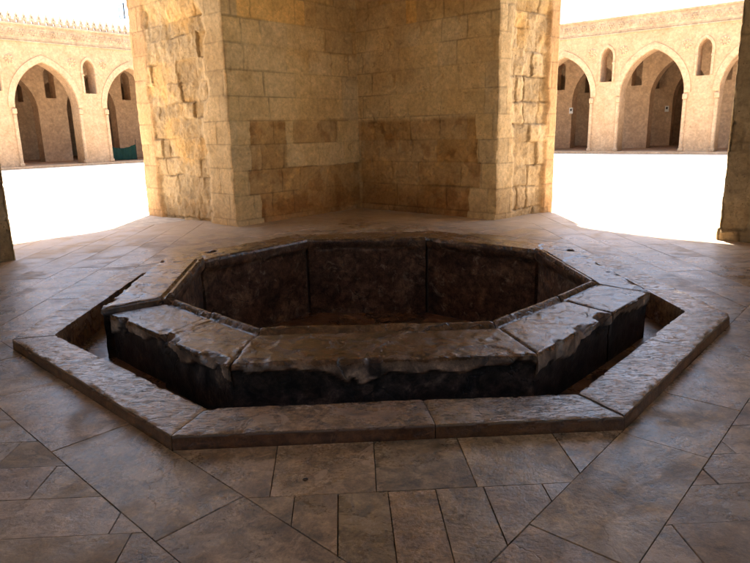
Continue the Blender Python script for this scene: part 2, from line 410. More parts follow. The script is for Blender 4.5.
    disp = er*rub+(1-er)*(-.008*j2+.010*fbm(X, z, 0, 4, 4, seed)+.008*(r3-.5))
    C = np.stack([one*1.0, one*.97, one*.90], -1)*(.88+.24*rnd(bid2, 5))[..., None]
    y = sstep(-.05, .35, fbm(X, z, 3, 1.5, 4, seed+3)+.22*(z-2.7)+.4*(r1-.5))
    Ce = mix(np.stack([one*.92, one*.90, one*.86], -1), np.stack([one*1.10, one*.95, one*.68], -1), y[..., None])*(.80+.34*r2)[..., None]
    Ce *= (1-.40*j)[..., None]
    Ce *= (1-.20*sstep(.05, .35, fbm(X, z, 5, 3.5, 5, seed+31)))[..., None]
    C = mix(C*(1-.3*j2)[..., None], Ce, er[..., None])
    pk = np.array([1.0, .86, .78]); C = mix(C, C*pk, (strip*.9)[..., None])
    C = C*dull*np.array([.97, .97, 1.06])
    dm = sstep(.7, 0, z+.3*fbm(X, z, 1, 2, 4, seed+21)); C = mix(C, C*np.array([.78, .70, .60]), (dm*.7)[..., None])
    return disp, C
def pier(poly, kinds, seed, parent, name='pier', res=None, label=None, flare=None):
    n = len(poly); P = [np.array(p, float) for p in poly]
    pts = []; nr = []; meta = []
    for i in range(n):
        a, b = P[i], P[(i+1) % n]; L = np.linalg.norm(b-a); t = (b-a)/L; nn = np.array([t[1], -t[0]])   # ccw polygon -> outward
        r = .018 if kinds[i] in ('innerL', 'innerR', 'jambL', 'jambR', 'worn') else .06
        if kinds[i] == 'back': r = .3
        m_ = max(2, int(L/r))
        for q in range(m_):
            pts.append(a+t*L*q/m_); nr.append(nn); meta.append((i, L*q/m_, L))
    pts = np.array(pts); nr = np.array(nr)
    fi = np.array([m_[0] for m_ in meta]); uu = np.array([m_[1] for m_ in meta]); LL = np.array([m_[2] for m_ in meta])
    res = res or .018
    nz = int((ZT+.05)/res); zz = np.linspace(-.05, ZT, nz)
    D = np.zeros((len(pts), nz)); C = np.ones((len(pts), nz, 3))
    for i in range(n):
        k = fi == i
        U, Z = np.meshgrid(uu[k], zz, indexing='ij')
        D[k], C[k] = face_masonry(U, Z, LL[k][0], seed+i*3, 'plain' if kinds[i] == 'back' else kinds[i])
    # worn arrises: round off each corner a little, irregularly
    NR = np.repeat(nr[:, None, :], nz, 1).copy()
    for i in range(n):
        idx = np.where(fi == i)[0]; i0 = idx[0]; pi = i0-1
        mit = nr[i0]+nr[pi]; mit /= np.linalg.norm(mit)
        conv = np.cross(nr[pi], nr[i0]) > 0
        NR[i0] = mit; D[i0] = .5*(D[i0+1]+D[pi])
        if conv and kinds[i] != 'back':
            ch = .012+.05*np.clip(fbm(zz, seed, i, 2.2, 4, seed)-.05, 0, 1)+.02*np.abs(noise(zz*9, i, 0, seed))
            for s in range(-6, 7):
                q = (i0+s) % len(pts)
                dist = np.linalg.norm(pts[q]-pts[i0])
                D[q] -= ch*np.clip(1-dist/.07, 0, 1)**1.5
    if flare is not None:
        g = flare; f = np.clip(1-abs(zz-g)/.02, 0, 1)*0+(zz < g); D += .03*f[None, :]
    XY = pts[:, None, :]+NR*D[..., None]
    V = np.concatenate([XY, np.broadcast_to(zz[None, :, None], D.shape+(1,))], -1).reshape(-1, 3)
    me = np_mesh(name, V, grid_faces(len(pts), nz, True), C.reshape(-1, 3).astype(np.float32))
    return link(name, me, M_WALL, parent, label=label)
pav = empty('domed_pavilion', (0, 0, 0), label='square limestone pavilion with four arches and eroded corner piers around the octagonal basin', cat='building')
PIER_B = [(-4.27, 7.05), (-2.11, 4.89), (.07, 7.07), (2.33, 4.81), (3.62, 5.72), (-.99, 10.3)]
pier(PIER_B, ['jambL', 'innerL', 'innerR', 'jambR', 'back', 'back'], 11, pav, 'corner_pier')
PIER_L = [(-6.75, 4.56), (-11.3, 0), (-6.75, -4.56), (-4.6, -2.41), (-7.0, -.0), (-4.57, 2.44)]
pier(PIER_L, ['back', 'back', 'plain', 'plain', 'worn', 'plain'], 37, pav, 'corner_pier', res=.03)
PIER_R = [(6.0, 3.45), (4.79, 2.35), (7.14, 0), (4.8, -2.35), (6.35, -3.9), (10.3, 0)]
pier(PIER_R, ['plain', 'worn', 'plain', 'plain', 'back', 'back'], 53, pav, 'corner_pier', res=.022, flare=.17)
PIER_N = [(-4.5, -6.9), (0, -11.3), (4.5, -6.9), (2.4, -4.75), (0, -7.1), (-2.4, -4.75)]
pier(PIER_N, ['back', 'back', 'plain', 'plain', 'plain', 'plain'], 71, pav, 'corner_pier', res=.06)
def inset(poly, k=.03):
    c = Vector((sum(p[0] for p in poly)/len(poly), sum(p[1] for p in poly)/len(poly)))
    return [tuple(c+(Vector(p)-c)*(1-k/2)) for p in poly]
for pp in (PIER_B, PIER_L, PIER_R, PIER_N): prism('upper_wall', inset(pp), ZT-.1, 8.6, M_UP, pav)
def arch_wall(a, b, thick, spring=4.25, rise=2.35):
    a, b = Vector(a), Vector(b); d = b-a; L = d.length
    L0, L1 = -.3, L+.3
    out = [(L0, spring-.0), (0, spring)]+arch_pts(L/2, L/2, spring, rise)[1:-1]+[(L, spring), (L1, spring), (L1, 8.58), (L0, 8.58)]
    o = shape('arch_wall', [out], thick, M_UP, pav)
    o.location = (a.x, a.y, 0); o.rotation_euler = (0, 0, math.atan2(d.y, d.x)); return o
# +y of local frame must point outwards
arch_wall((-4.57, 2.44), (-2.11, 4.89), 3.0)
arch_wall((2.33, 4.81), (4.79, 2.35), 1.5)
arch_wall((4.8, -2.35), (2.4, -4.75), 2.1)
arch_wall((-2.4, -4.75), (-4.6, -2.41), 3.0)
# roof slab with round opening, drum and dome
bm = bmesh.new()
NS = 48; R0 = 4.6
sq = []
for i in range(NS):
    a = 2*math.pi*i/NS; c, s = math.cos(a), math.sin(a); k = 10.4/(abs(c)+abs(s))
    sq.append((c*k, s*k))
ring = [[bm.verts.new((R0*math.cos(2*math.pi*i/NS), R0*math.sin(2*math.pi*i/NS), z)) for i in range(NS)] for z in (8.58, 9.1)]
outr = [[bm.verts.new((sq[i][0], sq[i][1]+(-.3), z)) for i in range(NS)] for z in (8.58, 9.1)]
for i in range(NS):
    j = (i+1) % NS
    bm.faces.new((ring[0][j], ring[0][i], outr[0][i], outr[0][j])); bm.faces.new((ring[1][i], ring[1][j], outr[1][j], outr[1][i]))
    bm.faces.new((outr[0][i], outr[0][j], outr[1][j], outr[1][i])); bm.faces.new((ring[0][j], ring[0][i], ring[1][i], ring[1][j]))
bmesh.ops.recalc_face_normals(bm, faces=bm.faces)
bm_obj('roof', bm, M_UP, pav)
th = np.linspace(0, math.pi/2, 16); ph = np.linspace(0, 2*math.pi, 49)[:-1]
V = np.array([[4.8*math.cos(t)*math.cos(p), 4.8*math.cos(t)*math.sin(p), 9.08+5.2*math.sin(t)] for p in ph for t in th])
link('dome', np_mesh('dome', V, grid_faces(48, 16, True)), M_UP, pav)
# ------------------------------------------------------------------ ground
GR = bmesh.new()
hole = PAVO = [(9.2, 0.0), (0, 9.2), (-9.2, 0), (0, -9.2)]
hv = [GR.verts.new((*p, -.02)) for p in hole]; ov = [GR.verts.new((900*math.cos(a), 900*math.sin(a), -.02)) for a in (0, math.pi/2, math.pi, 3*math.pi/2)]
for i in range(4): GR.faces.new((hv[i], ov[i], ov[(i+1) % 4], hv[(i+1) % 4]))
bm_obj('courtyard_ground', GR, M_GND, kind='structure')
# ------------------------------------------------------------------ octagons (measured)
KO = [(-1.15, -2.88), (1.18, -2.87), (2.76, -1.23), (2.80, 1.17), (1.16, 2.86), (-1.16, 2.88), (-2.80, 1.19), (-2.79, -1.19)]
KI = [(-1.04, -2.58), (1.05, -2.57), (2.47, -1.10), (2.51, 1.04), (1.04, 2.56), (-1.04, 2.57), (-2.50, 1.05), (-2.50, -1.13)]
BO = [(-.95, -2.32), (.88, -2.34), (2.19, -1.05), (2.25, .98), (.93, 2.36), (-.93, 2.42), (-2.22, 1.0), (-2.17, -1.06)]
BI = [(-.84, -1.67), (.74, -1.72), (1.83, -.70), (1.81, .83), (.74, 1.81), (-.73, 1.98), (-1.77, .84), (-1.68, -.74)]
# ------------------------------------------------------------------ pavement slabs
def cut(poly, p, n):
    """split convex polygon by line through p with normal n -> (front n>0, back)"""
    A, B = [], []
    for i in range(len(poly)):
        a, b = poly[i], poly[(i+1) % len(poly)]
        da = (a[0]-p[0])*n[0]+(a[1]-p[1])*n[1]; db = (b[0]-p[0])*n[0]+(b[1]-p[1])*n[1]
        if da >= -1e-9: A.append(a)
        if da <= 1e-9: B.append(a)
        if da*db < -1e-14:
            t = da/(da-db); q = (a[0]+(b[0]-a[0])*t, a[1]+(b[1]-a[1])*t); A.append(q); B.append(q)
    return (A if len(A) > 2 else None), (B if len(B) > 2 else None)
def area(P): return .5*sum(P[i][0]*P[(i+1) % len(P)][1]-P[(i+1) % len(P)][0]*P[i][1] for i in range(len(P)))
RS = random.Random(5)
def edge(i):
    a, b = Vector(KO[i]), Vector(KO[(i+1) % 8]); t = (b-a).normalized(); return a, b, t, Vector((t.y, -t.x))
def along(polys, org, t, joints):
    out = []
    for P in polys:
        rest = P
        for s in joints:
            if rest is None: break
            n = t.copy()
            if RS.random() < .35:
                ang = RS.uniform(-.05, .05); n = Vector((t.x*math.cos(ang)-t.y*math.sin(ang), t.x*math.sin(ang)+t.y*math.cos(ang)))
            f, b = cut(rest, org+t*s, n); 
            if b: out.append(b)
            rest = f
        if rest: out.append(rest)
    return out
slabs = []
rest = [(9.15, 0.0), (0, 9.15), (-9.15, 0), (0, -9.15)]
def rand_joints(lo, hi, a, b):
    s = lo; out = []
    while s < hi: out.append(s); s += RS.uniform(a, b)
    return out
def region(i, P):
    a, b, t, n = edge(i); 
    offs = {0: [0.465, 1.05, 1.6, 2.2, 3.0]}.get(i, [.42, .86, 1.26, 1.75, 2.2, 2.65, 3.1, 3.6, 4.1, 4.6])
    if i in (1, 7):
        f, k = cut(P, a+n*.42, n)
        if i == 1: js = [-4, -3.1, -2.1, -1.04, -.04, .62, 1.5, 2.3, 3.0, 4.0, 4.9]    # distances along strip from the front vertex
        else:
            js = [-4.2, -3.5, -2.7, -2.0, -1.1, -.4, .2, .925, 1.9, 2.97, 3.9, 4.8]
        slabs.extend(along([k], a, t, js))
        # remaining triangle: rows parallel to x, split across
        r = f; y = -7.6
        for row in range(34):
            if r is None: break
            y += RS.uniform(.25, .34)
            fr, bk = cut(r, (0, y), (0, 1))
            if bk: slabs.extend(along([bk], Vector((0, y)), Vector((1, 0)), rand_joints(-9+RS.random(), 9, .6, 1.2)))
            r = fr
        if r: slabs.append(r)
        return
    k = P; prev = None
    for q, o in enumerate(offs):
        f, bk = cut(k, a+n*o, n)
        if bk:
            if i == 0: js = ([-.62, -.13, .30, .8] if q == 0 else [-.50, -.31, -.09, .12, .33, .6] if q == 1 else rand_joints(-4, 4, .2, .4))
            else: js = rand_joints(-6+RS.random(), 8, .5, 1.1)
            base = Vector((0, a.y)) if i == 0 else a
            slabs.extend(along([bk], base if i == 0 else a, t, js))
        k = f
        if k is None: break
    if k: slabs.extend(along([k], a, t, rand_joints(-7, 8, .7, 1.3)))
for i in (7, 1, 0, 2, 6, 3, 5, 4):
    a, b, t, n = edge(i); f, rest = cut(rest, a+n*.004, n)
    if f: region(i, f)
# what is left is the octagon below the kerb: not paved
bm = bmesh.new(); cl = bm.verts.layers.float_color.new('Col')
for P in slabs:
    if area(P) < 0: P = P[::-1]
    if area(P) < .0002: continue
    # inset
    n = len(P); Q = []
    ok = True
    g_ = .0010+RS.random()*.0014
    lines = []
    for i in range(n):
        a, b = Vector(P[i]), Vector(P[(i+1) % n]); t = (b-a)
        if t.length < 1e-4: ok = False; break
        t.normalize(); nn = Vector((-t.y, t.x)); lines.append((a+nn*g_, t))
    if not ok:
        P2 = [p for i, p in enumerate(P) if (Vector(p)-Vector(P[i-1])).length > 1e-3]; P = P2; n = len(P); lines = []
        if n < 3: continue
        for i in range(n):
            a, b = Vector(P[i]), Vector(P[(i+1) % n]); t = (b-a).normalized(); nn = Vector((-t.y, t.x)); lines.append((a+nn*g_, t))
    for i in range(n):
        (p, t), (q, s) = lines[i-1], lines[i]; den = t.x*s.y-t.y*s.x
        if abs(den) < 1e-5: Q.append(q); continue
        k = ((q.x-p.x)*s.y-(q.y-p.y)*s.x)/den; Q.append(p+t*k)
    c = sum(Q, Vector((0, 0)))/n
    v = RS.uniform(.84, 1.16); col = (v*RS.uniform(.97, 1.04), v, v*RS.uniform(.93, 1.05), RS.random())
    dz = RS.uniform(-.0015, .0015); tx, ty = RS.uniform(-.0015, .0015), RS.uniform(-.0015, .0015)
    top = []; mid = []; bot = []
    for q in Q:
        d = (c-q); d = d.normalized() if d.length > 0 else d
        e = q+d*.0026
        for lst, pt, z in ((top, e, dz+tx*(e.x-c.x)+ty*(e.y-c.y)), (mid, q, dz-.003+tx*(q.x-c.x)+ty*(q.y-c.y)), (bot, q, -.03)):
            vv = bm.verts.new((pt.x, pt.y, z)); vv[cl] = col; lst.append(vv)
    try:
        bm.faces.new(top)
        for i in range(n):
            j = (i+1) % n
            bm.faces.new((mid[i], mid[j], top[j], top[i])); bm.faces.new((bot[i], bot[j], mid[j], mid[i]))
    except ValueError: pass
bm_obj('pavement', bm, M_FLOOR, kind='structure')
bm = bmesh.new()
outer = [bm.verts.new((x, y, -.0055)) for x, y in PAVO]
# grout bed: ring between pavilion outline and kerb
R8 = [bm.verts.new((x*.99, y*.99, -.008)) for x, y in KO]
mp = [0, 0, 0, 0, 0, 0, 0, 0]
def nearest(v): return min(range(4), key=lambda q: (PAVO[q][0]-v[0])**2+(PAVO[q][1]-v[1])**2)
for i in range(8):
    a, b = nearest(KO[i]), nearest(KO[(i+1) % 8])
    if a == b: bm.faces.new((R8[i], R8[(i+1) % 8], outer[a]))
    else: bm.faces.new((R8[i], R8[(i+1) % 8], outer[b], outer[a]))
bmesh.ops.recalc_face_normals(bm, faces=bm.faces)
if sum(f.normal.z for f in bm.faces) < 0: bmesh.ops.reverse_faces(bm, faces=bm.faces)
bm_obj('mortar_bed', bm, M_GAP, kind='structure')
# channel bottom
bm = bmesh.new(); va = [bm.verts.new((x*1.03, y*1.03, -.15)) for x, y in KI]; vb = [bm.verts.new((x*.95, y*.95, -.15)) for x, y in BO]
for i in range(8): bm.faces.new((va[i], va[(i+1) % 8], vb[(i+1) % 8], vb[i]))
ch = bm_obj('channel_bed', bm, M_CHAN, kind='structure')
me = ch.data; at = me.color_attributes.new('Col', 'FLOAT_COLOR', 'POINT')
for d_ in at.data: d_.color = (1, .9, .85, 1)
# ------------------------------------------------------------------ kerb stones
kerb = empty('channel_kerb', (0, -2.73, 0), label='low octagonal kerb of tooled pale stones bordering the channel around the basin', cat='kerb')
def kerb_stone(i, s0, s1, seed, dz=0.0):
    """stone on edge i from fraction s0 to s1 (mitred at 0 and 1)"""
    o0, o1, i0, i1 = (np.array(q) for q in (KO[i], KO[(i+1) % 8], KI[i], KI[(i+1) % 8]))
    g = .0025; L = np.linalg.norm(o1-o0)
    ns = max(6, int(L*(s1-s0)/.022)); s = np.linspace(s0+g/L, s1-g/L, ns)
    # profile: (w across 0 outer ..1 inner, z)
    zt = .08+dz
    prof = [(-.004, -.03), (-.004, .0), (-.012, .022), (-.002, .030), (0, .045), (0, .06), (0, zt-.006), (.004, zt-.001)]
    prof += [(w_, zt) for w_ in np.linspace(.03, .97, 22)]+[(.994, zt-.001), (1, zt-.006), (1, .03), (1, -.02), (1, -.08), (1, -.16)]
    prof = np.array(prof)
    Sg, W = np.meshgrid(s, prof[:, 0], indexing='ij'); Z = np.broadcast_to(prof[:, 1], Sg.shape).copy()
    wl = np.linalg.norm(o0-i0)
    bend = .003*noise(Sg*L*1.5+seed, 0, 0, seed)/wl
    A = o0+(o1-o0)*Sg[..., None]; B = i0+(i1-i0)*Sg[..., None]
    XY = A+(B-A)*(W+bend)[..., None]
    X, Y = XY[..., 0], XY[..., 1]
    # chipped outer and inner arris
    ea = np.clip(1-np.abs(W-.0)/.09, 0, 1)*(Z > zt-.02); eb = np.clip(1-np.abs(1-W)/.09, 0, 1)*(Z > zt-.02)
    chip = sstep(.05, .35, fbm(X, Y, 0, 16, 4, 3)); chipb = sstep(.25, .5, fbm(X, Y, 3, 22, 4, 5))
    Z -= .009*ea*chip+.006*eb*chipb
    out = (o1-o0)/L; nrm = np.array([out[1], -out[0]])
    XY = XY-nrm*(.008*(ea*chip)-.008*(eb*chipb))[..., None]
    Z += (Z > .05)*(.0045*fbm(X, Y, 0, 3, 4, 8)+.0025*fbm(X, Y, 0, 16, 3, 9))
    Z -= .004*(np.clip(1-np.minimum(Sg-s[0], s[-1]-Sg)*L/.02, 0, 1)**2)*(Z > .05)
    nn = fbm(X, Y, Z*3, 6, 4, 12)
    XY = XY+nrm*(.006*nn*(np.abs(W) < .02))[..., None]
    V = np.concatenate([XY, Z[..., None]], -1)
    npf = len(prof); V = V.reshape(-1, 3)
    r = random.Random(seed); v = r.uniform(.9, 1.12)
    C = np.ones((len(V), 3))*np.array([v, v*r.uniform(.95, 1), v*r.uniform(.9, 1)])
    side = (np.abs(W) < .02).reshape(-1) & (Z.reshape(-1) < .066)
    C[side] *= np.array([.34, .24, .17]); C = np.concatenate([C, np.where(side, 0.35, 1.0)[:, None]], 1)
    F = grid_faces(ns, npf)
    me = np_mesh('kerb_stone', V, F, C)
    # end caps
    bm = bmesh.new(); bm.from_mesh(me); bm.verts.ensure_lookup_table()
    for st in (0, (ns-1)*npf):
        try: bm.faces.new([bm.verts[st+q] for q in (range(npf) if st == 0 else range(npf-1, -1, -1))])
        except ValueError: pass
    bmesh.ops.recalc_face_normals(bm, faces=bm.faces)
    bm.to_mesh(me); bm.free(); crisp(me)
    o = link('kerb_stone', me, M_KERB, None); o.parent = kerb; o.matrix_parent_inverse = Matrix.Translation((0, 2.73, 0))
    return o
ks = 100
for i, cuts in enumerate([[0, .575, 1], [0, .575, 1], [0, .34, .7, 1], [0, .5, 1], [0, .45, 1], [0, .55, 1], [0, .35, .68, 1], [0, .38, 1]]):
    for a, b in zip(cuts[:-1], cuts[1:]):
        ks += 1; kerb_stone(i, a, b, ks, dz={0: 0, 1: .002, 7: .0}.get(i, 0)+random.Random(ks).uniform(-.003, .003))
# ------------------------------------------------------------------ basin
basin = empty('ablution_basin', (0, 0, -.15), label='large octagonal stone basin with cracked glossy brown rim and blackened sides', cat='fountain')
def basin_block(i, s0, s1, seed, dz=0.0, tilt=0.0, push=0.0, raggedA=.0, raggedB=.0):
    o0, o1, i0, i1 = (np.array(q) for q in (BO[i], BO[(i+1) % 8], BI[i], BI[(i+1) % 8]))
    L = np.linalg.norm(o1-o0); ns = max(8, int(L*(s1-s0)/.016)); s = np.linspace(s0, s1, ns)
    zt = .24+dz
    def seg(a, b, n): return [tuple(np.array(a)+(np.array(b)-np.array(a))*k/n) for k in range(n)]
    # (w: metres from outer edge inward, negative from inner edge flagged by +10), z
    prof = seg((0, -.17), (0, zt-.02), 26)+[(.003, zt-.012), (.010, zt-.004)]+seg((.02, zt), (.78, zt+.004), 34)
    gro = [(.79, zt+.003), (.815, zt-.010), (.845, zt-.016), (.875, zt-.010), (.90, zt+.012), (.93, zt+.024), (.965, zt+.022), (.99, zt+.008), (1.0, zt-.02)]
    if i in (3, 4, 5): gro = [(.80, zt+.004), (.86, zt+.006), (.92, zt+.006), (.96, zt), (.985, zt-.012), (1.0, zt-.03)]
    prof += gro+seg((1.0, zt-.03), (1.0, -.78), 40)
    prof = np.array(prof); npf = len(prof)
    Sg, W = np.meshgrid(s, prof[:, 0], indexing='ij'); Z = np.broadcast_to(prof[:, 1], Sg.shape).copy()
    kk = np.arange(npf); isout = np.broadcast_to(kk < 27, Sg.shape); isin = np.broadcast_to(kk > npf-41, Sg.shape); istop = ~(isout | isin)
    # ragged ends: shift along edge near ends with noise in the across direction
    endw0 = np.clip(1-(Sg-s[0])*L/.15, 0, 1); endw1 = np.clip(1-(s[-1]-Sg)*L/.15, 0, 1)
    r0 = .5*(1+fbm(W*3.2, Z*2, seed, 1.6, 4, seed)); r1 = .5*(1+fbm(W*3.2, Z*2, seed+9, 1.6, 4, seed+4))
    Ss = Sg+(endw0*(.0015+raggedA*r0**2)-endw1*(.0015+raggedB*r1**2))/L
    A = o0+(o1-o0)*Ss[..., None]; B = i0+(i1-i0)*Ss[..., None]
    t = (o1-o0)/L; nrm = np.array([t[1], -t[0]])
    XY = A+(B-A)*W[..., None]+nrm*push*(1-W)[..., None]
    X, Y = XY[..., 0], XY[..., 1]
    al = Ss*L+i*7.3
    # render lost below an uneven line: light plaster above, black body behind
    line = .135+.10*fbm(al, 0, 0, 2.6, 6, 21)+.035*sstep(.1, .3, fbm(al, 0, 0, 5, 3, 23))
    if i in (3, 4, 5): pass
    low = isout & (Z < line); m_low = np.where(isout, sstep(.012, -.004, Z-line), 0)
    XY = XY-nrm*(.020*m_low)[..., None]
    XY = XY+nrm*(isout*(.012*fbm(al, Z*2, 0, 4, 4, 31)))[..., None]
    XY = XY-nrm*(isin*(-.020*fbm(al, Z*2, 5, 3, 5, 33)+.05*sstep(.08, .16, zt-Z+.04*fbm(al, 0, 0, 2.5, 4, 35))))[..., None]*-1
    # chipped top arris
    ed = np.clip(1-np.hypot(W*L*.45, np.clip(zt-Z, 0, 1))/.11, 0, 1)*(~isin)
    chip = (0 if i in (3, 4, 5) else 1)*sstep(.25, .36, fbm(al, W*0, 0, 2.6, 6, 41+seed % 3))*sstep(-.4, .4, fbm(X, Y, 0, 6, 4, 43))*.65
    Z -= ed*chip*.05; XY = XY-nrm*(ed*chip*.05)[..., None]
    small = sstep(.1, .5, fbm(X, Y, Z, 11, 3, 45)); Z -= ed*small*.010
    bc = np.zeros(Z.shape)
    for bx, by, br, bd in BITES:
        f = sstep(1.0, .55, np.hypot(X-bx, Y-by)/br*(1+.35*fbm(X, Y, 0, 12, 3, 61)))*(~isin)*(Z > zt-.11)
        Z -= f*bd*sstep(zt-.11, zt-.02, Z); XY = XY-nrm*(f*bd*.6*(W < .06))[..., None]; bc = np.maximum(bc, f)
    # undulating, flaked top surface
    fl = sstep(.02, .06, fbm(X, Y, 0, 1.9, 5, 51)); Z += istop*(.007*fbm(X, Y, 0, 2.2, 4, 52)-.006*fl+.0025*fbm(X, Y, 0, 14, 3, 53))
    # worn ends
    Z -= (~isin)*.006*(np.clip(1-np.minimum(Sg-s[0], s[-1]-Sg)*L/.022, 0, 1)**2)*(Z > 0)
    Z += tilt*(Sg-s0)*L*(Z > 0)
    C = np.zeros(Z.shape+(3,))
    C[..., 0] = np.where(isout, (1-m_low)*sstep(-.018, -.045, Z-zt+.022*fbm(al, Z*4, 0, 4, 4, 71)), np.clip(ed*chip*2, 0, 1)+.12*fl*istop)
    led = isin*np.exp(-((zt-Z-.13-.06*fbm(al, 0, 0, 2, 5, 81))/.014)**2)*sstep(-.15, .15, fbm(al, Z*3, 0, 5, 4, 82))
    C[..., 1] = np.maximum(m_low, bc*.9)
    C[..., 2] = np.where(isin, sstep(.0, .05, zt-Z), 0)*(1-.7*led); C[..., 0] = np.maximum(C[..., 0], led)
    V = np.concatenate([XY, Z[..., None]], -1).reshape(-1, 3)
    me = np_mesh('basin_block', V, grid_faces(ns, npf), C.reshape(-1, 3))
    bm = bmesh.new(); bm.from_mesh(me); bm.verts.ensure_lookup_table()
    for st in (0, (ns-1)*npf):
        vs = [bm.verts[st+q] for q in range(npf)]
        tri = tessellate_polygon([[v.co for v in vs]])
        for tr in tri:
            try: bm.faces.new([vs[q] for q in tr])
            except ValueError: pass
    bmesh.ops.recalc_face_normals(bm, faces=bm.faces)
    bm.to_mesh(me); bm.free(); crisp(me, 38)
    o = link('rim_block', me, M_BAS, None); o.parent = basin; o.matrix_parent_inverse = Matrix.Translation((0, 0, .15))
    return o
BITES = [(-1.79, 1.32, .07, .05), (2.2, .74, .08, .05), (-2.2, .70, .05, .05), (-.10, -2.33, .055, .022), (-1.52, -1.72, .10, .05), (1.58, -1.66, .10, .045), (-1.95, -1.25, .07, .03)]
specs = [(0, 0, 1, 201, 0, 0, 0, .02, .01),
         (1, 0, .60, 202, 0, 0, 0, .01, .03), (1, .60, 1, 203, .004, 0, -.0, .02, .005),
         (2, 0, 1, 204, .006, 0, 0, .005, .01), (3, 0, 1, 205, .0, 0, 0, .01, .01),
         (4, 0, 1, 206, 0, 0, 0, 0, 0), (5, 0, 1, 207, 0, 0, 0, 0, .01),
         (6, 0, 1, 208, .022, 0, 0, .02, .03),
         (7, 0.03, .52, 209, -.022, 0.0, -.04, .12, .05), (7, .52, 1, 210, -.006, 0, 0, .03, .02)]
for sp in specs: basin_block(*sp)
prism('basin_floor', [(x*1.03, y*1.03) for x, y in BI], -.95, -.74, M_CHAN, basin).matrix_parent_inverse = Matrix.Translation((0, 0, .15))
at = bpy.data.objects['basin_floor'].data.color_attributes.new('Col', 'FLOAT_COLOR', 'POINT')
for d_ in at.data: d_.color = (1.1, .85, .7, 1)
# core so that no light leaks through block joints
def ring_prism(name, A, B, z0, z1, m, parent):
    bm = bmesh.new(); n = len(A)
    v = [[bm.verts.new((p[0], p[1], z)) for p in P] for P, z in ((A, z0), (B, z0), (A, z1), (B, z1))]
    for i in range(n):
        j = (i+1) % n
        bm.faces.new((v[2][i], v[2][j], v[3][j], v[3][i])); bm.faces.new((v[0][i], v[0][j], v[2][j], v[2][i])); bm.faces.new((v[1][j], v[1][i], v[3][i], v[3][j])); bm.faces.new((v[0][j], v[0][i], v[1][i], v[1][j]))
    bmesh.ops.recalc_face_normals(bm, faces=bm.faces)
    o = bm_obj(name, bm, m, parent); o.matrix_parent_inverse = Matrix.Translation((0, 0, .15)); return o
ring_prism('core', [(x*.965, y*.965) for x, y in BO], [(x*1.045, y*1.045) for x, y in BI], -.9, .17, M_GAP, basin)
